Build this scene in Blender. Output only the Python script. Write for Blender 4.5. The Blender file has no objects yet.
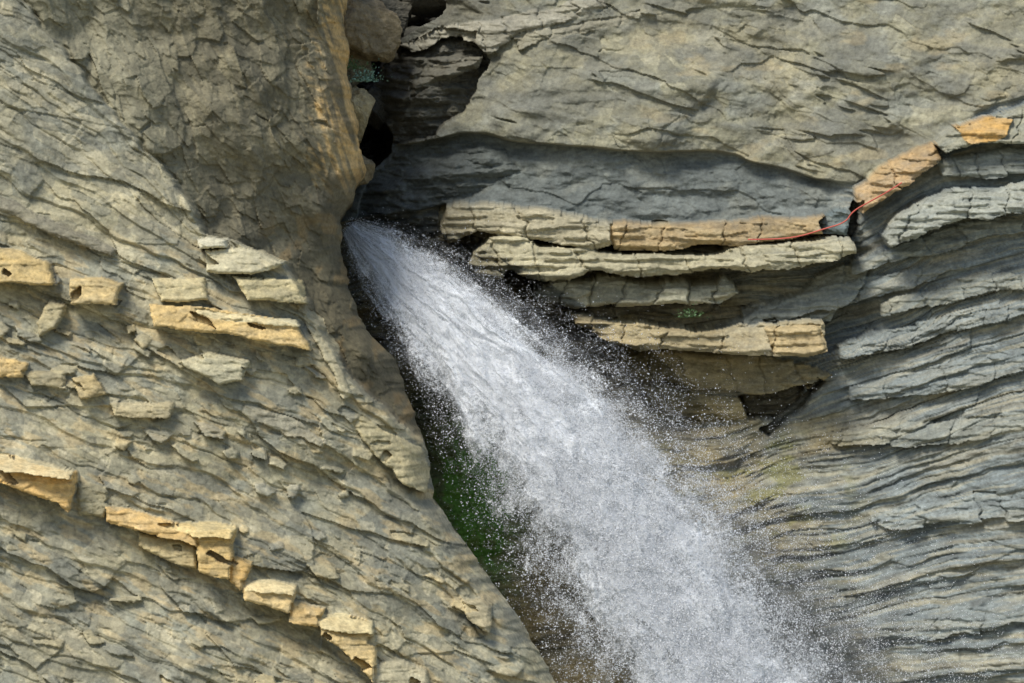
import bpy, math, numpy as np
rng=np.random.default_rng(7)
TAB=rng.random(65536).astype(np.float32)
PPM=50.0; CAMD=120.0
def h(i,j=0,seed=0):
    k=(np.asarray(i).astype(np.int64)*7919+np.asarray(j).astype(np.int64)*104729+seed*31337)
    k=(k^(k>>7))*2654435761 % 4294967296
    return TAB[(k>>9)%65536]
def perlin(x,y,seed=0):
    xi=np.floor(x);yi=np.floor(y);fx=(x-xi).astype(np.float32);fy=(y-yi).astype(np.float32)
    xi=xi.astype(np.int64);yi=yi.astype(np.int64)
    u=fx*fx*fx*(fx*(fx*6-15)+10);v=fy*fy*fy*(fy*(fy*6-15)+10)
    def g(a,b,dx,dy):
        an=h(a,b,seed)*6.2831853
        return np.cos(an)*dx+np.sin(an)*dy
    n00=g(xi,yi,fx,fy);n10=g(xi+1,yi,fx-1,fy);n01=g(xi,yi+1,fx,fy-1);n11=g(xi+1,yi+1,fx-1,fy-1)
    a=n00+u*(n10-n00);b=n01+u*(n11-n01)
    return (a+v*(b-a))*1.5
def fbm(x,y,o=4,seed=0,gain=0.5):
    r=0;a=1;
    for k in range(o):
        r=r+a*perlin(x*(2.03**k)+k*17.3,y*(2.03**k)-k*9.1,seed+k);a*=gain
    return r
def ridged(x,y,o=4,seed=0):
    r=0;a=1
    for k in range(o):
        r=r+a*(1-2*np.abs(perlin(x*(2.1**k)+k*7.7,y*(2.1**k)+k*3.1,seed+k)));a*=.5
    return r
def ss(a,b,x):
    t=np.clip((x-a)/(b-a),0,1);return t*t*(3-2*t)
def voro(x,y,seed=0):
    xi=np.floor(x).astype(np.int64);yi=np.floor(y).astype(np.int64)
    best=np.full(x.shape,9.,np.float32);sec=best.copy();r=np.zeros_like(best);r2=r.copy();dx=r.copy();dy=r.copy()
    for a in(-1,0,1):
        for b in(-1,0,1):
            ci=xi+a;cj=yi+b
            ox=(ci+.1+.8*h(ci,cj,seed)-x).astype(np.float32);oy=(cj+.1+.8*h(ci,cj,seed+1)-y).astype(np.float32)
            d=np.sqrt(ox*ox+oy*oy);m=d<best
            sec=np.where(m,best,np.minimum(sec,d))
            r=np.where(m,h(ci,cj,seed+2),r);r2=np.where(m,h(ci,cj,seed+3),r2)
            dx=np.where(m,-ox,dx);dy=np.where(m,-oy,dy);best=np.where(m,d,best)
    return r,r2,dx,dy,sec-best
def facets(x,y,seed,lip=.5):
    """angular broken-rock relief: upper envelope of two fields of randomly tilted planes"""
    out=None;ids=None
    for q in range(2):
        r,r2,dx,dy,e=voro(x+q*.5,y+q*.37,seed+q*7)
        r3=(r*7.13)%1.0
        f=.55*(r-.5)+(r2-.5)*.9*dx+(lip+(r3-.5)*.9)*dy
        if out is None: out=f;ids=r
        else:
            ids=np.where(f>out,r,ids);out=np.maximum(out,f)
    return out-.25,ids
def lin(r,g,b):
    c=np.array([r,g,b])/255.;return np.where(c<.04045,c/12.92,((c+.055)/1.055)**2.4).astype(np.float32)
def tps(pts,X,Y):
    P=np.array(pts,float);n=len(P);S=300.
    def U(r2): return np.where(r2>1e-9,r2*np.log(np.maximum(r2,1e-9)),0)
    p=P[:,:2]/S;K=U(((p[:,None]-p[None])**2).sum(-1))+np.eye(n)*0.05
    Q=np.c_[np.ones(n),p];A=np.block([[K,Q],[Q.T,np.zeros((3,3))]])
    w=np.linalg.solve(A,np.r_[P[:,2],0,0,0])
    x=X/S;y=Y/S;out=w[n]+w[n+1]*x+w[n+2]*y
    for i in range(n): out=out+w[i]*U((x-p[i,0])**2+(y-p[i,1])**2)
    return out.astype(np.float32)
def curvemap(knots,curves,counts,X,Y):
    ys=[np.interp(X,knots,c) for c in curves]
    s=np.full(X.shape,0,np.float32)
    for k in range(len(curves)-1):
        f=np.clip((Y-ys[k])/np.maximum(ys[k+1]-ys[k],2),0,1)
        s=s+f*counts[k]
    return s,ys
def beds(s,t,seed,jl=60.,round_=.35,groove=.12):
    i=np.floor(s).astype(np.int64);f=s-i
    L=jl*(.5+1.3*h(i,3,seed))
    tt=t/L+h(i,5,seed)*50
    j=np.floor(tt).astype(np.int64);fj=tt-j
    P=h(i,0,seed)-.5
    J=h(i,j,seed+9)-.5
    prof=ss(0,round_,f)*1.0-ss(1-groove,1-groove*.4,f)*1.0
    edge=np.minimum(fj,1-fj)*L
    crack=1-ss(0,2.2,edge)
    return P,J,prof,crack,i,j
def poly_mask(poly,X,Y,wob=2.5,seed=0,jit=0.):
    P=np.array(poly,float)
    x0,y0=P.min(0)-8;x1,y1=P.max(0)+8
    sel=(X>=x0)&(X<=x1)&(Y>=y0)&(Y<=y1)
    x=X[sel];y=Y[sel]
    wx=x+wob*perlin(x/24,y/24,seed+1)*1.6+wob*.4*perlin(x/7,y/7,seed+3);wy=y+wob*perlin(x/40,y/20,seed+2)*1.5+wob*.45*perlin(x/12,y/8,seed+4)+wob*.25*perlin(x/4,y/4,seed+5)
    jl=26+30*float(TAB[seed*13%65536])
    q=(x+.35*(y-y0)*(1 if seed%2 else -1)+5*perlin(x/20,y/8,seed+6))/jl+.7*perlin(x/90,x*0,seed+7)
    j=np.floor(q).astype(np.int64);jr=h(j,1,seed)-.5;je=np.minimum(q-j,1-(q-j))*jl
    wy=wy+jit*jr*7
    ins=np.zeros(x.shape,bool);dist=np.full(x.shape,1e9)
    n=len(P)
    for k in range(n):
        ax,ay=P[k];bx,by=P[(k+1)%n]
        c=((ay>wy)!=(by>wy))&(wx<(bx-ax)*(wy-ay)/((by-ay) if by!=ay else 1e-9)+ax)
        ins^=c
        ex,ey=bx-ax,by-ay;tt=np.clip(((wx-ax)*ex+(wy-ay)*ey)/(ex*ex+ey*ey+1e-9),0,1)
        dist=np.minimum(dist,np.hypot(wx-ax-tt*ex,wy-ay-tt*ey))
    return sel,ins,dist,h(j,2,seed)-.5,je
def slab(D,C,Base,X,Y,poly,prot,color=None,ty=0.,tx=0.,mix=.85,bev=5.,bd=.12,seed=0,rough=.03,wob=1.8,keep=0.,lamw=1.,jit=0.):
    P=np.array(poly,float);cx,cy=P.mean(0)
    sel,ins,dist,jo,je=poly_mask(poly,X,Y,wob,seed,jit)
    x=X[sel];y=Y[sel]
    d=Base[sel]+prot+ty*(y-cy)/PPM+tx*(x-cx)/PPM
    d=d-bd*(1-ss(0,bev,dist))+rough*fbm(x/26,y/12,4,seed+50)
    st=perlin(x/80,y/7,seed+60)+.3*perlin(x/22,y/4,seed+61)
    d=d+.07*lamw*ss(-.02,.02,st)+.04*lamw*ss(.28,.32,st)-.03*(1-ss(0,.05,np.abs(st+.25)))
    f,_=facets(x/26,y/13,seed+63,.3);d=d+.055*f
    f2,_=facets(x/9,y/5,seed+67,.3);d=d+.022*f2
    if jit>0: d=d+.16*jit*jo-.10*(1-ss(0,1.6,je))
    cur=D[sel];cur[ins]=d[ins]*(1-keep)+cur[ins]*keep;D[sel]=cur
    if color is not None:
        c=C[sel];v=(1+.14*fbm(x/22,y/10,4,seed+70)+(.14*jo if jit>0 else 0)+.08*ss(0,.1,st)-.04)[:,None]
        cc=np.array(color)[None]*v
        m=mix*(.72+.28*np.clip(fbm(x/16,y/8,3,seed+75)+.5,0,1))[:,None]
        c[ins]=(c*(1-m)+cc*m)[ins];C[sel]=c
def fill_mesh(me,co,q):
    n=q.shape[1]
    me.vertices.add(len(co));me.vertices.foreach_set('co',co.astype(np.float32).ravel())
    me.loops.add(q.size);me.loops.foreach_set('vertex_index',q.astype(np.int32).ravel())
    me.polygons.add(len(q));me.polygons.foreach_set('loop_start',np.arange(0,q.size,n,dtype=np.int32))
    me.update(calc_edges=True)
def grid_mesh(name,Xw,Yw,Zw,C,mat,keep=None,attr=None,smooth=False):
    H,W=Xw.shape
    me=bpy.data.meshes.new(name)
    co=np.stack([Xw,Yw,Zw],-1).reshape(-1,3).astype(np.float32)
    idx=np.arange(H*W).reshape(H,W)
    q=np.stack([idx[:-1,:-1],idx[1:,:-1],idx[1:,1:],idx[:-1,1:]],-1).reshape(-1,4)
    if keep is not None:
        k=(keep[:-1,:-1]&keep[1:,:-1]&keep[1:,1:]&keep[:-1,1:]).reshape(-1);q=q[k]
    fill_mesh(me,co,q)
    if smooth: me.polygons.foreach_set('use_smooth',np.ones(len(q),bool))
    if C is not None:
        ca=me.color_attributes.new('Col','FLOAT_COLOR','POINT')
        ca.data.foreach_set('color',np.concatenate([np.clip(C,0,.7),np.ones((H,W,1))],-1).astype(np.float32).ravel())
    if attr is not None:
        a=me.attributes.new('dens','FLOAT','POINT');a.data.foreach_set('value',attr.astype(np.float32).ravel())
    ob=bpy.data.objects.new(name,me);bpy.context.collection.objects.link(ob);me.materials.append(mat);return ob
def desat(C,a):
    l=(C*np.array([.3,.6,.1])).sum(-1,keepdims=True);return C*(1-a)+l*np.array([1.02,1.02,.92])*a
# ---------------------------------------------------------------- materials
def rock_mat(name,sc=1.0,bump=.5):
    m=bpy.data.materials.new(name);m.use_nodes=True;N=m.node_tree.nodes;L=m.node_tree.links
    b=N['Principled BSDF'];b.inputs['Roughness'].default_value=.8;b.inputs['Specular IOR Level'].default_value=.25
    at=N.new('ShaderNodeAttribute');at.attribute_name='Col'
    tc=N.new('ShaderNodeTexCoord')
    n1=N.new('ShaderNodeTexNoise');n1.inputs['Scale'].default_value=10*sc;n1.inputs['Detail'].default_value=8;n1.inputs['Roughness'].default_value=.75
    L.new(tc.outputs['Object'],n1.inputs['Vector'])
    n2=N.new('ShaderNodeTexNoise');n2.inputs['Scale'].default_value=1.6*sc;n2.inputs['Detail'].default_value=5
    L.new(tc.outputs['Object'],n2.inputs['Vector'])
    r1=N.new('ShaderNodeMapRange');r1.inputs[1].default_value=.3;r1.inputs[2].default_value=.7;r1.inputs[3].default_value=.62;r1.inputs[4].default_value=1.38
    L.new(n1.outputs['Fac'],r1.inputs[0])
    r2=N.new('ShaderNodeMapRange');r2.inputs[1].default_value=.3;r2.inputs[2].default_value=.7;r2.inputs[3].default_value=.85;r2.inputs[4].default_value=1.15
    L.new(n2.outputs['Fac'],r2.inputs[0])
    mu=N.new('ShaderNodeMath');mu.operation='MULTIPLY';L.new(r1.outputs[0],mu.inputs[0]);L.new(r2.outputs[0],mu.inputs[1])
    vm=N.new('ShaderNodeVectorMath');vm.operation='SCALE';L.new(at.outputs['Color'],vm.inputs[0]);L.new(mu.outputs[0],vm.inputs['Scale'])
    L.new(vm.outputs[0],b.inputs['Base Color'])
    n3=N.new('ShaderNodeTexNoise');n3.inputs['Scale'].default_value=12*sc;n3.inputs['Detail'].default_value=6;n3.inputs['Roughness'].default_value=.7
    L.new(tc.outputs['Object'],n3.inputs['Vector'])
    bp=N.new('ShaderNodeBump');bp.inputs['Strength'].default_value=bump;bp.inputs['Distance'].default_value=.05
    L.new(n3.outputs['Fac'],bp.inputs['Height']);L.new(bp.outputs[0],b.inputs['Normal'])
    return m
def simple_mat(name,col,rough=.6,trans=0.):
    m=bpy.data.materials.new(name);m.use_nodes=True;N=m.node_tree.nodes;L=m.node_tree.links
    b=N['Principled BSDF'];b.inputs['Roughness'].default_value=rough
    n=N.new('ShaderNodeTexNoise');n.inputs['Scale'].default_value=20
    tc=N.new('ShaderNodeTexCoord');L.new(tc.outputs['Object'],n.inputs['Vector'])
    mx=N.new('ShaderNodeMix');mx.data_type='RGBA';L.new(n.outputs['Fac'],mx.inputs['Factor'])
    mx.inputs['A'].default_value=(*[c*.7 for c in col],1);mx.inputs['B'].default_value=(*[min(1,c*1.3) for c in col],1)
    L.new(mx.outputs['Result'],b.inputs['Base Color']);return m
ROCK=rock_mat('stratified_limestone')
def mixc(C,c,w): return C*(1-w[...,None])+c*w[...,None]
GAIN=1.02

# ================================================================ BACK CLIFF
def back_cliff():
    X,Y=np.meshgrid(np.arange(230,1230,1.0,dtype=np.float32),np.arange(-130,810,1.0,dtype=np.float32))
    kn=[200,340,450,550,650,730,820,860,940,1024,1240]
    cv=[[-160]*11,
        [150,148,138,140,148,154,182,186,132,98,20],
        [228,220,200,212,222,220,216,206,160,130,50],
        [245,240,234,242,250,246,236,236,190,184,120],
        [275,270,258,268,276,274,262,254,218,208,150],
        [325,320,310,312,322,324,322,300,262,236,170],
        [352,350,345,345,346,350,354,350,304,268,200],
        [430,430,430,430,430,428,376,366,336,308,240],
        [520,520,520,510,500,490,470,462,436,408,370],
        [620,620,618,606,606,606,596,588,566,556,540],
        [820]*11]
    calm=1-.5*ss(700,880,X)
    Wx=X+14*fbm(X/90,Y/90,3,5);Wy=Y+8*calm*fbm(X/130,Y/70,2,11)+1.3*fbm(X/40,Y/14,2,12)
    s,ys=curvemap(kn,cv,[6,3,1,2,4,3,5,5,6,10],Wx,Wy)
    base=tps([(450,0,-1.6),(700,0,-.8),(1024,0,.3),(460,120,-.8),(650,135,.1),(820,170,.5),(1024,90,1.2),(450,240,-.7),(650,250,0),
      (820,240,.5),(1024,200,1.8),(1024,450,2.6),(1024,683,3.2),(850,320,.9),(850,500,1.3),(850,683,1.8),(700,480,.2),(700,683,.5),
      (520,420,-1.6),(520,683,-1.4),(400,300,-2.2),(350,100,-2.6),(350,0,-3),(300,500,-2.5),(1200,400,3.5),(600,-120,-1.8),(1200,-100,.8)],X,Y)
    D=base.copy()
    y1,y2,y3,y4,y5,y6,y7,y8=[ys[k]+Y-Wy for k in range(1,9)]
    edge=850+8*fbm(Y/22,Y*0,3,91)+.25*(Y-200)
    lft=1-ss(-22,10,X-edge)
    massif=1-ss(-3,3,Y-y1)
    band=ss(-2,2,Y-y1)*(1-ss(-2,2,Y-y2))*lft
    fb=np.clip((Y-y1)/np.maximum(y2-y1,1),0,1)
    ledge=ss(-1,1,Y-y2)*(1-ss(-1,1,Y-y6))*lft
    low=ss(-2,2,Y-y6)
    right=(1-lft)*(1-massif)
    D-=band*(.38*(1-fb)**.8)
    D-=ledge*.5
    big=.30*fbm(X/150,Y/90,4,21,.5)+.04*fbm(X/24,Y/16,4,22)
    wx_=.12*fbm(X/40,Y/40,2,3);wy_=.12*fbm(X/40,Y/40,2,4)
    f1,i1=facets((X+.35*Y)/120+wx_,(Y-.30*X)/44+wy_,41,.25)
    f2,i2=facets((X+.5*Y)/32+wx_,(Y-.20*X)/18+wy_,47,.12)
    f3,i3=facets((X+.5*Y)/12+wx_,(Y-.3*X)/8+wy_,53,.15)
    patch=ss(-.2,.5,fbm(X/90,Y/60,3,49))
    scar=fbm(X/200,(Y-.26*X)/40,4,33)
    D+=massif*(big+.18*f1+.10*f2*(.35+.65*patch)+.06*f3*(.4+.6*patch)+.12*ss(-.02,.02,scar)*ss(-.1,.3,fbm(X/110,Y/70,2,35)))
    D+=band*(.12*fbm(X/60,Y/24,5,23)+.10*f1+.07*f2+.03*f3)
    P,J,pr,cr,bi,bj=beds(s,Wx,3,150,.6,.05)
    P2,J2,pr2,cr2,bi2,_=beds(s*3+.3*fbm(X/120,Y/24,3,77),Wx,13,110,.6,.12)
    P3,J3,pr3,cr3,bi3,_=beds(s*9+.7*fbm(X/110,Y/18,3,79),Wx,19,50,.6,.2)
    sv=fbm(X/140+h(bi,1,5)*30,Y/300+h(bi,2,6)*30,2,91)
    g1,q1=facets(X/70,s*1.1,301,.4);g2,q2=facets(X/26,s*2.6,307,.3);g3,q3=facets(X/10,s*6.,313,.25)
    A=(ledge*.9+low*(.26+.20*ss(620,900,X))+right*.22)*(1-massif)
    A=np.minimum(A*(1-band)+massif*.03,.8)
    fade=ss(-.3,.5,fbm(X/170,Y/90,3,131))
    fade2=ss(-.25,.45,fbm(X/80,Y/36,3,133))
    D+=A*(.24*P+.26*sv+.16*J*fade+.10*pr-.05*cr*fade)*np.where(low>0,.40+.70*fade,1)
    D+=A*(.12*P2+.08*J2+.06*pr2)*(.15+.85*fade2)
    D+=A*(.05*P3+.03*J3+.03*pr3)*(.2+.8*fade)
    nb=(1-massif)*(1-band)
    D+=nb*(.12*fbm(X/80,Y/34,4,25))
    D+=nb*(.09*g1+.055*g2*(.3+.7*fade2)+.035*g3*(.3+.7*fade2))
    # ---------- colours
    GREY=lin(128,130,120);BLUE=lin(110,117,115);TAN=lin(158,146,112);BR=lin(142,124,86);OLV=lin(136,132,108);PALE=lin(178,170,140)
    C=np.zeros(X.shape+(3,),np.float32)
    n1=fbm(X/120,Y/80,5,61);n2=fbm(X/50+.4*Y/50,Y/30,5,63);n3=fbm(X/14,Y/8,4,67)
    k1=fbm(X/160,s*1.7,4,201);k2=fbm(X/70,s*5.,3,205);k3=fbm(X/30,s*14.,2,207)
    C+=OLV
    C=mixc(C,GREY,ss(-.1,.5,n2)*.7)
    C=mixc(C,TAN,massif*ss(-.1,.5,n1)*ss(450,700,X)*.35)
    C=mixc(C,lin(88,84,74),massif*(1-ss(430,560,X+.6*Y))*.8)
    C=mixc(C,lin(102,100,86),massif*(i2>.65)*.4)
    C=mixc(C,lin(108,108,98),massif*(i3>.7)*.3)
    C=mixc(C,PALE,massif*(i2<.14)*.25)
    C=mixc(C,lin(106,106,96),massif*ss(0,.5,fbm(X/90+.3*Y/90,Y/40,4,64))*.6)
    C=mixc(C,lin(160,142,100),massif*ss(.3,.7,fbm(X/60,Y/25,4,66))*ss(560,700,X)*.35)
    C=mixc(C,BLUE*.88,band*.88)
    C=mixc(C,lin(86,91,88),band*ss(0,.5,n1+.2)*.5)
    C=mixc(C,lin(132,132,118),band*ss(.1,.5,n2)*.4)
    bedc=h(bi,7,3);bedc2=h(bi2,8,5)
    lowm=nb
    gx=ss(690,860,X+80*n1)
    C=mixc(C,TAN,lowm*(1-gx)*.75)
    C=mixc(C,lin(124,133,133),lowm*gx*.92)
    C=mixc(C,BR,lowm*(bedc>.62)*(1-gx*.9)*.4)
    C=mixc(C,PALE,lowm*(bedc<.2)*.2)
    C=mixc(C,lin(98,106,107),lowm*ss(.05,.4,k1)*(.25+.5*gx))
    C=mixc(C,lin(92,92,85),lowm*ss(.15,.45,k2)*.45)
    C=mixc(C,lin(88,88,80),lowm*ss(.2,.5,k3)*.4)
    C=mixc(C,lin(170,160,128),lowm*ss(.1,.45,-k2)*.4)
    C=mixc(C,lin(160,143,102),lowm*ss(.1,.45,-k1)*.40*(1-.35*gx))
    C=mixc(C,lin(158,138,86),lowm*ss(0,.5,n2+.1)*(1-gx)*ss(360,460,Y)*.6)
    wet=ss(0,1,1-np.abs((X-(560+(Y-400)*.62)))/190)*ss(380,460,Y)
    C=mixc(C,lin(98,102,72),np.clip(wet*.36*(1+n2),0,1))
    C=mixc(C,lin(126,124,60),lowm*ss(.1,.5,fbm(X/40,Y/22,4,65))*ss(420,450,Y)*(1-ss(540,600,Y))*ss(620,680,X)*(1-ss(800,880,X))*.6)
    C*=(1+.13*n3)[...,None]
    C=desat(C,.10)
    moss=np.exp(-((X-474)/38)**2-((Y-500)/80)**2)*(.7+.8*ss(-.3,.3,fbm(X/12,Y/12,3,68)))
    C=mixc(C,lin(110,158,72),np.clip(moss*1.4,0,1))
    darkw=np.exp(-((X-440)/50)**2-((Y-430)/70)**2)
    C=mixc(C,lin(72,80,54),np.clip(darkw*1.2,0,.8)*(1-np.clip(moss,0,1)))
    S=lambda poly,prot,col,**k: slab(D,C,base,X,Y,poly,prot,lin(*col),**k)
    S([(352,214),(362,182),(396,150),(450,140),(500,142),(520,170),(470,196),(440,206),(430,240),(380,236)],.05,(86,90,86),seed=2,rough=.16,bev=26,bd=.4,keep=.3)
    S([(374,60),(400,36),(440,22),(478,30),(486,60),(470,100),(430,132),(392,142),(370,110),(362,92)],.0,(90,87,77),seed=3,rough=.22,bev=40,bd=.9,wob=4,keep=.1)
    S([(402,76),(440,58),(484,52),(480,66),(440,76),(410,92)],.15,(112,108,94),seed=31,rough=.1,bev=10,bd=.3,wob=3)
    S([(395,40),(440,22),(478,14),(520,10),(560,0),(600,-14),(606,2),(560,18),(520,30),(490,50),(470,34),(440,38),(410,50)],.26,(148,143,126),seed=4,ty=.3,keep=.35,jit=.6,wob=3)
    S([(510,34),(560,22),(640,4),(640,12),(560,36),(520,48)],.12,(136,131,112),seed=5,ty=.5,bev=8,keep=.5,jit=.8,wob=3)
    S([(444,203),(480,198),(560,209),(622,221),(622,241),(590,245),(520,234),(480,229),(446,239),(439,222)],1.15,(164,155,128),seed=6,ty=.4,jit=.5,wob=2.4)
    S([(610,218),(700,221),(760,213),(822,215),(822,231),(740,240),(660,245),(614,244)],1.0,(160,137,98),seed=7,ty=.4,jit=.7,wob=2.4)
    S([(446,246),(500,238),(620,249),(740,245),(740,252),(620,258),(500,250),(446,256)],.0,(92,91,80),seed=71)  # shadow under the ledge, painted as a dark strip between slabs
    S([(469,246),(500,230),(560,242),(600,250),(700,252),(745,245),(800,238),(848,232),(850,249),(826,260),(800,263),(740,268),(700,267),(640,273),(600,267),(540,277),(510,266),(490,276),(466,258)],1.5,(172,164,134),seed=8,ty=.5,jit=.5,wob=2.6)
    S([(478,278),(520,270),(534,286),(540,302),(515,300),(490,288)],.0,(72,70,60),seed=81)  # dark gap below the slab: ledge shade put into the colour
    S([(532,285),(560,273),(600,275),(640,279),(725,277),(738,290),(715,302),(690,298),(640,302),(590,305),(556,299),(540,303)],1.15,(148,145,124),seed=9,ty=.4,jit=.9,wob=2.4)
    S([(556,306),(600,304),(680,303),(722,300),(712,311),(690,317),(650,314),(600,318)],.15,(104,101,90),seed=10,jit=.8)
    S([(700,334),(742,316),(770,300),(800,288),(846,262),(872,262),(850,296),(828,320),(800,326),(740,340)],.75,(140,140,126),seed=101,ty=.6,keep=.45,jit=.6)
    S([(570,310),(600,313),(640,320),(660,324),(700,329),(760,321),(818,316),(825,348),(800,354),(740,352),(700,349),(640,347),(600,335),(578,324)],1.45,(164,149,114),seed=11,ty=.4,jit=.5,wob=2.4)
    S([(762,323),(818,317),(823,348),(800,353),(770,350)],1.56,(170,150,110),seed=111,ty=.3,jit=.2)
    S([(600,346),(700,352),(800,360),(834,370),(812,384),(760,392),(700,388),(640,376)],.45,(140,125,88),seed=12,ty=.3,keep=.35,jit=.6,wob=3)
    S([(640,384),(700,392),(742,396),(750,418),(700,420),(650,408)],.35,(146,130,88),seed=13,keep=.5)
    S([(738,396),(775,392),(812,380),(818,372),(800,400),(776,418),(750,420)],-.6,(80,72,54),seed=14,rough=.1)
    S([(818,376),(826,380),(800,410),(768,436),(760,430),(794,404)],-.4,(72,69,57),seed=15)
    S([(852,186),(872,168),(905,152),(932,140),(938,160),(905,180),(876,198),(858,212)],.8,(172,142,98),seed=16,ty=.5,jit=.9,wob=2.6)
    S([(930,140),(956,124),(1040,100),(1040,146),(985,142),(940,150)],.9,(146,143,122),seed=17,ty=.5,jit=.5,wob=2.6)
    S([(950,126),(980,116),(1006,118),(1000,136),(962,142)],.95,(190,148,80),seed=18,ty=.5,bev=10,bd=.04)
    S([(876,230),(900,206),(940,186),(1040,183),(1040,209),(980,217),(960,214),(920,229),(884,246)],1.2,(150,151,137),seed=19,ty=.5,jit=.6,wob=2.8)
    S([(934,160),(985,150),(1040,152),(1040,176),(985,176),(938,178)],.65,(127,129,119),seed=20,ty=.4,keep=.3,jit=.5)
    S([(816,216),(838,205),(852,212),(846,232),(822,230)],.6,(98,110,110),seed=21)
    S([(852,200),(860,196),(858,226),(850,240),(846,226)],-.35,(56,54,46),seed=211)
    for k,(x0,y0,x1,y1_,w,p,sag) in enumerate([(852,272,1060,226,20,.5,-4),(742,322,960,270,22,.6,4),(880,312,1080,276,20,.5,3),(836,352,1060,300,18,.42,6),(850,398,1080,354,24,.32,6),(830,446,1090,412,22,.26,6),(870,520,1090,500,24,.2,5),(860,632,1090,606,26,.22,4)]):
        n=9;tq=np.linspace(0,1,n);xs=x0+(x1-x0)*tq;yy=y0+(y1_-y0)*tq+sag*np.sin(tq*math.pi)+rng.normal(0,1.5,n)
        th=w*(np.sin(math.pi*(tq*.85+.12))**.6)
        S(list(zip(xs,yy-th))+list(zip(xs[::-1],yy[::-1]+1)),p,[(134,140,136),(131,137,133),(146,145,128)][k%3],seed=300+k,ty=.6,mix=.4,keep=.45,bev=9,bd=.1,jit=.8,wob=2.6)
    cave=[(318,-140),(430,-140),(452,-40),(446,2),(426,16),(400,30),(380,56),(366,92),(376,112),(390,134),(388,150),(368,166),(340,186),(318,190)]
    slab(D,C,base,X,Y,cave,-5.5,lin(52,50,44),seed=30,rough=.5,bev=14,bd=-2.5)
    k=1+3.5/CAMD
    C*=GAIN
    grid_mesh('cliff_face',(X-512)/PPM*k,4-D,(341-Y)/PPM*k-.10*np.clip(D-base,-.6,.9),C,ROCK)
back_cliff()

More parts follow.
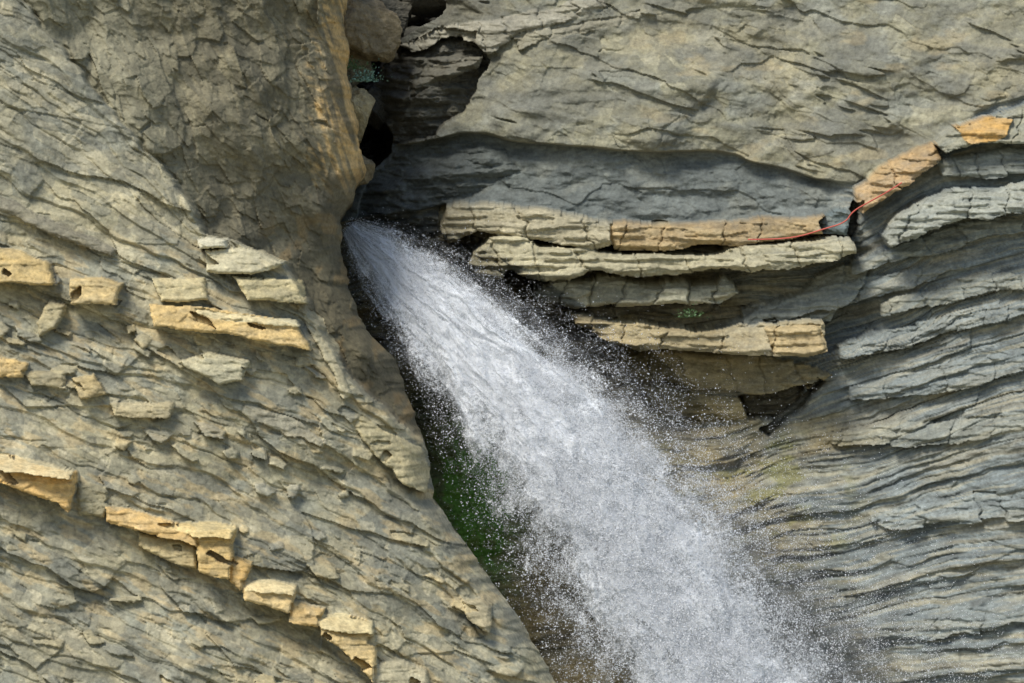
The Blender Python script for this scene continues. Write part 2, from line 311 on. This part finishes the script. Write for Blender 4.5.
# ================================================================ LEFT CLIFF
def left_cliff():
    X,Y=np.meshgrid(np.arange(-170,680,1.0,dtype=np.float32),np.arange(-130,810,1.0,dtype=np.float32))
    sy=[-150,0,60,120,165,185,215,250,290,330,360,400,430,445,470,500,540,580,620,683,820]
    sx=[335,340,343,352,362,350,336,337,345,362,392,405,418,424,430,434,462,490,520,556,635]
    xe=np.interp(Y,sy,sx)+3.5*fbm(Y/26,Y*0+3,3,8)+1.5*perlin(Y/6,Y*0,9)
    by=[-150,0,60,110,160,200,235,241,262,300,350,380,420,440,470,480,820]
    bx=[-60,22,72,112,157,190,206,236,286,306,332,354,396,420,470,600,900]
    xb=np.interp(Y,by,bx)+5*fbm(Y/20,Y*0+9,3,18)
    near=1-ss(-2,3,X-xb)
    bn=tps([(0,0,.6),(-150,0,1.5),(0,300,2.2),(200,240,.6),(300,350,.7),(0,683,4.2),(300,683,2.9),(540,683,.4),(420,480,-.1),(200,480,2.2),(-150,683,5.5),(100,100,.3),(0,-130,-.2),(600,800,1)],X,Y)
    bw=tps([(30,0,.3),(130,60,-.4),(240,60,-1.3),(330,60,-2.7),(355,170,-3.0),(200,180,-.8),(250,230,-1.5),(330,250,-3.0),(400,400,-2.8),(340,340,-2.1),(420,470,-2.),(60,-100,-.2),(300,-120,-2.8),(110,100,.0)],X,Y)
    base=np.where(near>.5,bn,bw)
    D=bn*near+bw*(1-near)
    kn=[-170,0,100,200,300,400,500,700]
    cv=[[-420,-260,-160,-60,40,140,240,440],
        [-90,30,110,212,300,400,510,720],
        [200,252,284,306,328,405,510,722],
        [420,452,490,528,590,650,730,860],
        [700,770,815,860,910,960,1010,1110]]
    Wx=X+10*fbm(X/80,Y/80,3,105);Wy=Y+8*fbm(X/90,Y/60,3,111)+1.2*fbm(X/20,Y/14,2,112)
    s,ys=curvemap(kn,cv,[6,6,8,10],Wx,Wy)
    P,J,pr,cr,bi,bj=beds(s,Wx,203,70,.6,.1)
    P2,J2,pr2,cr2,bi2,_=beds(s*3+.4*fbm(X/60,Y/30,2,177),Wx,213,34,.6,.2)
    c,sn=math.cos(math.radians(25)),math.sin(math.radians(25))
    U=X*c+Y*sn;V=-X*sn+Y*c
    wz=.08*fbm(X/40,Y/40,2,120)
    F0,I0=facets(U/130+wz,V/50-wz,241,.4)
    F1,I1=facets(U/42+wz,V/19-wz,221,.26)
    F2,I2=facets(U/16+wz,V/9.5+wz,231,.18)
    F3,I3=facets(X/8+wz,Y/5,261,.2)
    upper=1-ss(190,300,Y+.25*(200-X))
    fine=ss(-.35,.4,fbm(X/60,Y/45,3,142))
    relief=.24*F0+.13*F1*(.35+.7*fine)+.072*F2*(.3+.9*fine)+.03*F3*(.4+.6*fine)
    sm=1-.35*upper
    D+=near*(relief*sm+.09*P+.05*J*fine+.045*pr+(.04*P2+.035*J2+.025*pr2)*fine+.18*fbm(X/120,Y/90,3,140)+.006*fbm(X/7,Y/4,3,141))
    Uw=X-.30*Y
    G0,K0=facets(Uw/60+wz,(Y+.2*X)/110+wz,281,.1)
    G1,K1=facets(Uw/22+wz,(Y+.1*X)/38+wz,251,.2)
    G2,K2=facets(Uw/9+wz,(Y-.4*X)/13+wz,271,.25)
    w1=ridged(Uw/52,Y/150,2,150)
    D+=(1-near)*(.10*w1+.30*G0+.17*G1+.085*G2+.03*F3+.26*fbm(X/90,Y/90,3,160))
    j=np.exp(-((X-xb-3)/3.)**2);D-=j*.10*(Y<260)*ss(-.4,.3,fbm(X/40,Y/40,2,166))
    C=np.zeros(X.shape+(3,),np.float32)+lin(150,143,114)
    n1=fbm(X/110,Y/80,4,170);n2=fbm(U/50,V/20,5,173);n3=fbm(U/14,V/6,4,176)
    C=mixc(C,lin(134,136,123),ss(-.2,.4,n1)*.65)
    C=mixc(C,lin(174,162,126),ss(0,.45,n2)*.5)
    C=mixc(C,lin(128,124,106),(I0>.55)*.35)
    C=mixc(C,lin(182,171,136),(I1>.76)*.45)
    C=mixc(C,lin(106,106,95),(I1<.22)*.4)
    C=mixc(C,lin(106,107,96),(I2>.7)*.4)
    C=mixc(C,lin(182,172,142),(I2<.15)*.45)
    C=mixc(C,lin(184,160,110),ss(.12,.5,fbm(U/40,V/12,4,179))*ss(210,270,Y)*(1-ss(560,640,Y-.3*X))*.45)
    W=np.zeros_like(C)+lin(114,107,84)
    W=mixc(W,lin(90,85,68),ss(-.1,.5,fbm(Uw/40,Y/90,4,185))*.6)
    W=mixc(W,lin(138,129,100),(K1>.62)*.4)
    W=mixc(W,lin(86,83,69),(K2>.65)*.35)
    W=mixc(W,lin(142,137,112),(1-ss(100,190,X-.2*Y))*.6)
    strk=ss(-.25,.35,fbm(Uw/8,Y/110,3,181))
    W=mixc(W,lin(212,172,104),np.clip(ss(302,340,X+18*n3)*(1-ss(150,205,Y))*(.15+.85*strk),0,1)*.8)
    W=mixc(W,lin(84,77,56),ss(190,300,Y)*ss(250,330,X)*.7)  # shading of the wall's lower right side, painted in as dark brown
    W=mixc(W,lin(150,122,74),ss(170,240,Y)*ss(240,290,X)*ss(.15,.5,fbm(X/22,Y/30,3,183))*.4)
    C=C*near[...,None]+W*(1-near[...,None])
    C*=(1+.15*n3)[...,None]
    C=desat(C,.10)
    S=lambda poly,prot,col,**k: slab(D,C,base,X,Y,poly,prot,lin(*col),**{**dict(bev=3.5,bd=.07,rough=.02,wob=1.8,lamw=.3),**k})
    OR=(212,172,104);PT=(190,175,132)
    def block(poly,prot,col,seed,keep=0.):
        S(poly,prot*.95,col,seed=seed,ty=.3,keep=keep)
    block([(-60,440),(0,451),(22,450),(88,467),(90,478),(86,504),(62,492),(0,472),(-60,462)],.62,OR,401)
    S([(-60,440),(0,450),(24,449),(88,465),(86,473),(40,466),(0,461),(-60,452)],.48,(202,187,146),seed=402,ty=2.5)
    S([(90,478),(118,482),(122,498),(116,512),(92,506)],.25,(152,143,112),seed=421)
    block([(118,500),(150,506),(206,521),(208,540),(160,527),(118,516)],.5,(204,168,106),403)
    block([(150,524),(206,538),(206,562),(172,550),(148,540)],.32,(178,159,114),404)
    block([(204,523),(243,524),(241,570),(224,566),(206,562)],.62,(196,164,102),405)
    S([(168,517),(205,516),(243,521),(240,531),(204,530)],.48,(208,186,132),seed=425,ty=2.)
    block([(240,550),(259,555),(250,582),(236,572)],.45,(200,162,96),406)
    block([(250,574),(276,574),(302,580),(298,606),(272,598),(253,592)],.48,(200,172,118),407)
    S([(250,573),(276,572),(302,579),(298,587),(254,583)],.38,(208,191,146),seed=441,ty=2.)
    block([(298,595),(328,602),(322,620),(297,612)],.45,(196,164,106),408)
    block([(322,609),(350,608),(372,614),(380,642),(377,672),(352,646),(325,628)],.55,(202,174,118),409)
    S([(322,609),(350,607),(374,614),(377,626),(350,624),(324,618)],.48,(208,192,146),seed=442,ty=1.6)
    block([(378,656),(404,654),(430,662),(430,700),(380,700)],.5,(182,172,140),410)
    block([(154,304),(196,306),(240,312),(300,321),(314,349),(272,341),(230,333),(160,325)],.6,(210,178,116),411)
    S([(200,306),(240,311),(300,320),(304,328),(240,320),(200,314)],.56,(206,194,154),seed=412,ty=1.)
    block([(78,279),(108,278),(130,283),(126,303),(82,305)],.5,(198,172,118),413)
    block([(0,250),(30,254),(57,262),(64,286),(30,284),(-4,282)],.45,(198,170,112),414)
    block([(160,279),(206,277),(212,300),(165,302)],.4,PT,415)
    block([(60,300),(76,306),(66,330),(50,336),(46,322)],.35,(166,153,116),416)
    block([(202,240),(228,237),(231,247),(205,250)],.6,(202,195,168),417)
    block([(207,251),(262,249),(286,264),(252,274),(211,272)],.55,(194,184,150),418)
    block([(236,276),(298,279),(309,302),(252,300)],.55,(192,177,132),419)
    block([(184,361),(214,350),(252,358),(248,378),(226,384),(205,372)],.5,(180,172,140),420,.1)
    block([(80,376),(104,372),(116,390),(92,396)],.35,(182,160,112),422)
    block([(12,358),(40,361),(36,376),(11,375)],.35,(196,166,108),423)
    block([(36,368),(76,370),(78,386),(44,384)],.3,(160,147,112),424,.2)
    block([(120,400),(180,402),(178,418),(124,414)],.3,(170,157,122),426,.3)
    block([(356,408),(390,432),(421,448),(429,470),(428,494),(404,482),(382,462),(352,420)],.4,(180,167,128),427,.3)
    block([(462,596),(484,594),(492,606),(488,628),(468,616)],.35,(166,153,120),428)
    block([(0,195),(60,222),(120,250),(118,258),(56,234),(0,208)],.2,(124,118,100),430,.3)
    block([(310,308),(322,318),(336,346),(352,392),(346,398),(326,360),(306,318)],.25,(178,168,136),431,.45)
    block([(250,400),(290,414),(330,440),(322,450),(284,430),(248,412)],.22,(158,151,128),432,.4)
    for k in range(200):
        x=rng.uniform(-140,520);y=rng.uniform(240,800)
        if x>np.interp(y,sy,sx)-25 or x>np.interp(y,by,bx)-14: continue
        w=rng.uniform(7,34);hh=rng.uniform(4,13);a=math.radians(rng.normal(20,14));ca,sa=math.cos(a),math.sin(a)
        n=rng.integers(4,7);an=np.sort(rng.uniform(0,1,n)+np.arange(n))/n*2*math.pi
        poly=[(x+p*ca-q*sa,y+p*sa+q*ca) for p,q in [(w/2*math.cos(z)*1.2,hh/2*math.sin(z)*1.2) for z in an]]
        cc=[(156,149,122),(172,160,124),(138,137,123),(192,172,124)][rng.integers(4)]
        S(poly,rng.uniform(.06,.2),cc,seed=500+k,ty=rng.uniform(.2,1.2),mix=.5,keep=.3,bev=2.5,bd=.04)
    d=X-xe
    D-=.9*np.clip((d+26)/26,0,1)**2
    Xf=np.where(d>0,xe-.35*d,X)
    D-=np.where(d>0,.2*d,0)
    k=1-2.5/CAMD
    C*=GAIN
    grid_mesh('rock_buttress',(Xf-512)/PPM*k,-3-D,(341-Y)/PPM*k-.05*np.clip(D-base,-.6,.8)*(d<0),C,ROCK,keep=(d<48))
left_cliff()

# ================================================================ BOULDERS in the notch
def boulder(px,py,y,rx,ry,rz,seed,col):
    import bmesh
    bm=bmesh.new();bmesh.ops.create_icosphere(bm,subdivisions=6,radius=1)
    co=np.array([v.co[:] for v in bm.verts],np.float32)
    d=.12*fbm(co[:,0]*1.6+seed,co[:,2]*1.6+co[:,1],4,seed)+.02*ridged(co[:,0]*4+co[:,1]*2,co[:,2]*7,3,seed+4)
    r2=np.random.default_rng(seed)
    for q in range(14):
        n=r2.normal(size=3);n/=np.linalg.norm(n);o=r2.uniform(.55,.85);dd=co@n-o;co=co-np.clip(dd,0,None)[:,None]*n*.95
    co=co*(1+d[:,None])*np.array([rx,ry,rz])*1.15
    for v,c in zip(bm.verts,co): v.co=c
    me=bpy.data.meshes.new('boulder');bm.to_mesh(me);bm.free()
    ca=me.color_attributes.new('Col','FLOAT_COLOR','POINT')
    base=GAIN*lin(*col)[None]*(1+.3*fbm(co[:,0]*5,co[:,2]*7,4,seed))[:,None]
    ca.data.foreach_set('color',np.c_[np.clip(base,0,1),np.ones(len(co))].astype(np.float32).ravel())
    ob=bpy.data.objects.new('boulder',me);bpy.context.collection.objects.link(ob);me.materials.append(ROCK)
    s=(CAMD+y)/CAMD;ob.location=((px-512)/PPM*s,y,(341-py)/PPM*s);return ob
boulder(360,28,5.5,.80,.8,.82,3,(126,113,88))
boulder(352,120,4.8,.44,.5,.66,5,(158,145,112))
boulder(345,72,6.2,.5,.6,.45,8,(112,108,92))
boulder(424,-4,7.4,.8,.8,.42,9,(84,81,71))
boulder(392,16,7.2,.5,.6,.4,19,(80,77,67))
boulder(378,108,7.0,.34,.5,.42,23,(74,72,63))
boulder(360,168,4.6,.3,.4,.3,12,(130,117,90))

# ================================================================ WATERFALL
tk=np.array([0,.05,.16,.28,.42,.56,.70,.84,1.0])
cxk=[344,374,428,494,556,610,660,706,760];cyk=[222,250,302,378,455,533,613,697,796]
hwk=[14,42,66,90,112,126,136,142,150];yk=[3.4,3.0,2.4,1.9,1.4,1.0,.7,.4,.1]
def flow(t,u):
    cx=np.interp(t,tk,cxk);cy=np.interp(t,tk,cyk);hw=np.interp(t,tk,hwk)
    e=.03;tx=np.interp(np.clip(t+e,0,1),tk,cxk)-np.interp(np.clip(t-e,0,1),tk,cxk);ty=np.interp(np.clip(t+e,0,1),tk,cyk)-np.interp(np.clip(t-e,0,1),tk,cyk)
    l=np.hypot(tx,ty);nx,ny=ty/l,-tx/l
    return cx+nx*u*hw,cy+ny*u*hw,np.interp(t,tk,yk),hw
def wmat(name,col,tf,kind):
    m=bpy.data.materials.new(name);m.use_nodes=True;N=m.node_tree.nodes;L=m.node_tree.links
    for n in list(N): N.remove(n)
    o=N.new('ShaderNodeOutputMaterial');d=N.new('ShaderNodeBsdfDiffuse');d.inputs[0].default_value=(*col,1)
    tr=N.new('ShaderNodeBsdfTranslucent');tr.inputs[0].default_value=(*col,1)
    m1=N.new('ShaderNodeMixShader');m1.inputs[0].default_value=tf;L.new(d.outputs[0],m1.inputs[1]);L.new(tr.outputs[0],m1.inputs[2])
    if kind=='drop':
        L.new(m1.outputs[0],o.inputs[0]);return m
    t=N.new('ShaderNodeBsdfTransparent');m2=N.new('ShaderNodeMixShader')
    at=N.new('ShaderNodeAttribute');at.attribute_name='dens'
    tc=N.new('ShaderNodeTexCoord');n=N.new('ShaderNodeTexNoise');n.inputs['Scale'].default_value=15;n.inputs['Detail'].default_value=5;n.inputs['Roughness'].default_value=.9
    L.new(tc.outputs['Object'],n.inputs['Vector'])
    a=N.new('ShaderNodeMath')
    if kind=='mist':
        a.operation='MULTIPLY';r=N.new('ShaderNodeMapRange');r.inputs[1].default_value=.35;r.inputs[2].default_value=.65;r.inputs[3].default_value=.3;r.inputs[4].default_value=1.
        L.new(n.outputs['Fac'],r.inputs[0]);L.new(r.outputs[0],a.inputs[0]);L.new(at.outputs['Fac'],a.inputs[1]);L.new(a.outputs[0],m2.inputs[0])
    else:
        a.operation='MULTIPLY_ADD';a.inputs[1].default_value=4.6;a.inputs[2].default_value=-2.3;L.new(n.outputs['Fac'],a.inputs[0])
        b=N.new('ShaderNodeMath');b.operation='ADD';L.new(a.outputs[0],b.inputs[0]);L.new(at.outputs['Fac'],b.inputs[1])
        mr=N.new('ShaderNodeMapRange');mr.interpolation_type='SMOOTHSTEP';mr.inputs[1].default_value=.05;mr.inputs[2].default_value=.8;mr.inputs[3].default_value=0;mr.inputs[4].default_value=.95
        L.new(b.outputs[0],mr.inputs[0]);L.new(mr.outputs[0],m2.inputs[0])
        bp=N.new('ShaderNodeBump');bp.inputs['Strength'].default_value=.5;bp.inputs['Distance'].default_value=.06
        L.new(n.outputs['Fac'],bp.inputs['Height']);L.new(bp.outputs[0],d.inputs['Normal'])
    L.new(t.outputs[0],m2.inputs[1]);L.new(m1.outputs[0],m2.inputs[2]);L.new(m2.outputs[0],o.inputs[0])
    return m
WM=wmat('whitewater',(.95,.97,.99),.2,'sheet');DM=wmat('water_droplets',(.97,.98,1.),.5,'drop');MM=wmat('water_mist',(.95,.97,.99),.5,'mist')
fall=bpy.data.objects.new('waterfall',None);bpy.context.collection.objects.link(fall)
def thinf(t,u):
    left=ss(-.55,.02,u-.12*np.sin(t*9)+.30*fbm(u*3,t*10,3,660))
    return ss(.22,.45,t)*(1-left)
def density(t,u,seed=0):
    uc=u+.12-.14*t
    core=np.exp(-(np.abs(np.where(uc>0,uc/.66,uc/.60)))**2.3)*1.2
    st=fbm(u*5+seed,t*9,4,600+seed);cl=fbm(u*10+seed,t*22,4,640+seed)
    return core*(1-.78*thinf(t,u))+.32*st+.34*cl-.05
tt,uu=np.meshgrid(np.linspace(0,1,700),np.linspace(-1.2,1.3,300),indexing='ij')
for k in range(4):
    px,py,yy,hw=flow(tt,uu)
    dn=density(tt,uu,k*3)
    bul=np.sqrt(np.clip(1-(uu/1.35)**2,0,1))
    off=[.7,.25,-.15,-.5][k]
    rel=.16*fbm(uu*4+k*5,tt*12,5,700+k)*(.4+tt)+.09*fbm(uu*14,tt*36,4,720+k)
    y=yy-bul*np.minimum(hw,110)/PPM*.40*(1 if k<3 else .3)-rel-off*.6*np.clip(hw/80,0,1)+.2
    px=px+6*fbm(uu*5,tt*12,3,740+k)*np.clip(hw/60,0,1);py=py+6*fbm(uu*5,tt*12,3,750+k)*np.clip(hw/60,0,1)
    s=1+1.5/CAMD
    fade=(1-ss(.38,1.12,np.abs(uu)+.08*(uu<0)-.06*(uu>0)+.36*fbm(uu*4,tt*18,4,760+k)))*ss(0,.008,tt)
    ob=grid_mesh('water_sheet_%d'%k,(px-512)/PPM*s,y,(341-py)/PPM*s,None,WM,attr=(dn-.08)*fade-.8*(1-fade),smooth=True)
    ob.parent=fall
# thin drifting mist, right-hand side only
tt,uu=np.meshgrid(np.linspace(0,1,360),np.linspace(-.2,2.1,200),indexing='ij')
px,py,yy,hw=flow(tt,uu)
bul=np.sqrt(np.clip(1-(uu/2.2)**2,0,1))
y=yy-bul*np.minimum(hw,110)/PPM*.3-.2-.3*fbm(uu*3,tt*8,3,880)
s=1+1.5/CAMD
wr=.8+.9*tt
f=ss(.0,.55,uu)*(1-ss(.35,1,uu/wr))*ss(.05,.4,tt)
ob=grid_mesh('mist_veil',(px-512)/PPM*s,y,(341-py)/PPM*s,None,MM,attr=np.clip(.30*f*np.clip(.7+.7*fbm(uu*3.5,tt*9,5,890),.05,1.4),0,.5),smooth=True)
ob.parent=fall
def droplets(name,n,rmin,rmax,mode):
    t=rng.random(n)**.72
    if mode=='core':
        u=rng.normal(.04,.46,n)
    else:
        u=np.where(rng.random(n)<.84,.30+np.abs(rng.normal(0,.60,n))*(.35+.85*t),-.40-np.abs(rng.normal(0,.22,n)))
    dn=density(t,np.clip(u,-1.3,1.3),20)
    fine=fbm(u*34,t*100,3,800)
    acc=rng.random(n)<(np.clip(.75*dn+.30+.8*fine,0.06,1)**1.6 if mode=='core' else np.clip(.55+1.1*fbm(u*7,t*22,4,810),0.05,1)*ss(.02,.2,t))
    t=t[acc];u=u[acc];n=len(t)
    px,py,yy,hw=flow(t,u)
    thick=np.minimum(hw,110)/PPM*.5
    bul=np.sqrt(np.clip(1-(u/1.35)**2,0,1))
    y=yy-bul*thick*.95-rng.normal(0,.32,n)*np.clip(hw/70,.1,1)-.1-.5*np.clip(u-1,0,1)
    px=px+rng.normal(0,1.5,n);py=py+rng.normal(0,2,n)
    s=1+1.5/CAMD
    c=np.stack([(px-512)/PPM*s,y,(341-py)/PPM*s],-1)
    r=(rmin+(rmax-rmin)*rng.random(n)**4)*(.55+.45*np.clip(t*2.,0,1))
    T=np.array([[1,1,1],[1,-1,-1],[-1,1,-1],[-1,-1,1]],np.float32)*.62
    q=rng.normal(size=(n,4));q/=np.linalg.norm(q,axis=1)[:,None];w,x,yq,z=q.T
    R=np.stack([1-2*(yq*yq+z*z),2*(x*yq-w*z),2*(x*z+w*yq),2*(x*yq+w*z),1-2*(x*x+z*z),2*(yq*z-w*x),2*(x*z-w*yq),2*(yq*z+w*x),1-2*(x*x+yq*yq)],-1).reshape(n,3,3)
    co=(c[:,None]+np.einsum('nij,kj->nki',R,T)*r[:,None,None]).reshape(-1,3)
    F=np.array([[0,1,2],[0,3,1],[0,2,3],[1,3,2]]);q=(np.arange(n)[:,None,None]*4+F[None]).reshape(-1,3)
    me=bpy.data.meshes.new(name);fill_mesh(me,co,q);ob=bpy.data.objects.new(name,me);bpy.context.collection.objects.link(ob);me.materials.append(DM);ob.parent=fall
droplets('droplets',340000,.006,.027,'core')
droplets('spray',320000,.0035,.015,'edge')

# ================================================================ plants, rope
LEAF=simple_mat('leaf_green',(.07,.14,.045),.5)
def plant(name,px,py,y,r,n,seed,mat):
    g=np.random.default_rng(seed);s=(CAMD+y)/CAMD
    p=g.normal(size=(n,3))*np.array([r,r*.5,r*.7]);p[:,2]=np.abs(p[:,2])-r*.2
    V=[];F=[]
    for a in p:
        d=g.normal(size=3);d[2]=abs(d[2])*.7;d/=np.linalg.norm(d);e=np.cross(d,g.normal(size=3));e/=np.linalg.norm(e);L=r*g.uniform(.25,.5)
        i=len(V);V+= [a,a+d*L*.5+e*L*.2,a+d*L,a+d*L*.5-e*L*.2];F.append([i,i+1,i+2,i+3])
    me=bpy.data.meshes.new(name);me.from_pydata([tuple(v) for v in V],[],F);ob=bpy.data.objects.new(name,me);bpy.context.collection.objects.link(ob);me.materials.append(mat)
    ob.location=((px-512)/PPM*s,y,(341-py)/PPM*s)
LEAF2=simple_mat('leaf_bluegreen',(.20,.34,.25),.5)
plant('fern',366,80,4.6,.17,300,1,LEAF2)
plant('fern',352,68,4.6,.16,220,2,LEAF)
plant('fern',690,316,2.2,.13,200,3,LEAF)
def rope():
    cu=bpy.data.curves.new('climbing_rope','CURVE');cu.dimensions='3D';cu.bevel_depth=.014
    pts=[(748,239,2.1),(775,239,2.0),(800,236,1.95),(822,229,1.95),(846,222,1.95),(852,211,1.95),(870,201,1.85),(890,190,1.7),(902,182,1.7)]
    sp=cu.splines.new('NURBS');sp.points.add(len(pts)-1);sp.order_u=3;sp.use_endpoint_u=True
    for q,(a,b,y) in zip(sp.points,pts):
        s=(CAMD+y)/CAMD;q.co=((a-512)/PPM*s,y,(341-b)/PPM*s,1)
    ob=bpy.data.objects.new('climbing_rope',cu);bpy.context.collection.objects.link(ob);cu.materials.append(simple_mat('rope_red',(.5,.09,.06),.6))
rope()
gx,gy=np.meshgrid(np.linspace(-300,300,200),np.linspace(-400,60,160))
gz=-16+1.2*fbm(gx/15,gy/15,4,900)
grid_mesh('ground',gx,gy,gz,np.zeros(gx.shape+(3,))+lin(150,146,122),ROCK)  # unseen sheet added for bounce light and to block sky from below

# ================================================================ light, camera
w=bpy.data.worlds.new('World');bpy.context.scene.world=w;w.use_nodes=True
N=w.node_tree.nodes;bg=N['Background'];sk=N.new('ShaderNodeTexSky');sk.sky_type='NISHITA';sk.sun_disc=False
EL,AZ=math.radians(52),math.radians(216)
sk.sun_elevation=EL;sk.sun_rotation=AZ;w.node_tree.links.new(sk.outputs[0],bg.inputs[0]);bg.inputs[1].default_value=.15
ld=bpy.data.lights.new('sun','SUN');ld.energy=3.9;ld.angle=math.radians(20);ld.color=(1,.965,.89)
lo=bpy.data.objects.new('sun',ld);bpy.context.collection.objects.link(lo)
from mathutils import Vector
sd=Vector((math.sin(AZ)*math.cos(EL),math.cos(AZ)*math.cos(EL),math.sin(EL)))
lo.rotation_euler=sd.to_track_quat('Z','Y').to_euler()
cd=bpy.data.cameras.new('camera');cd.sensor_width=36;cd.lens=36*CAMD/(1024/PPM);cd.clip_start=1;cd.clip_end=2000
co=bpy.data.objects.new('camera',cd);bpy.context.collection.objects.link(co);co.location=(0,-CAMD,0);co.rotation_euler=(math.radians(90),0,0)
bpy.context.scene.camera=co
sc=bpy.context.scene;sc.view_settings.view_transform='Standard';sc.view_settings.look='None';sc.view_settings.exposure=0
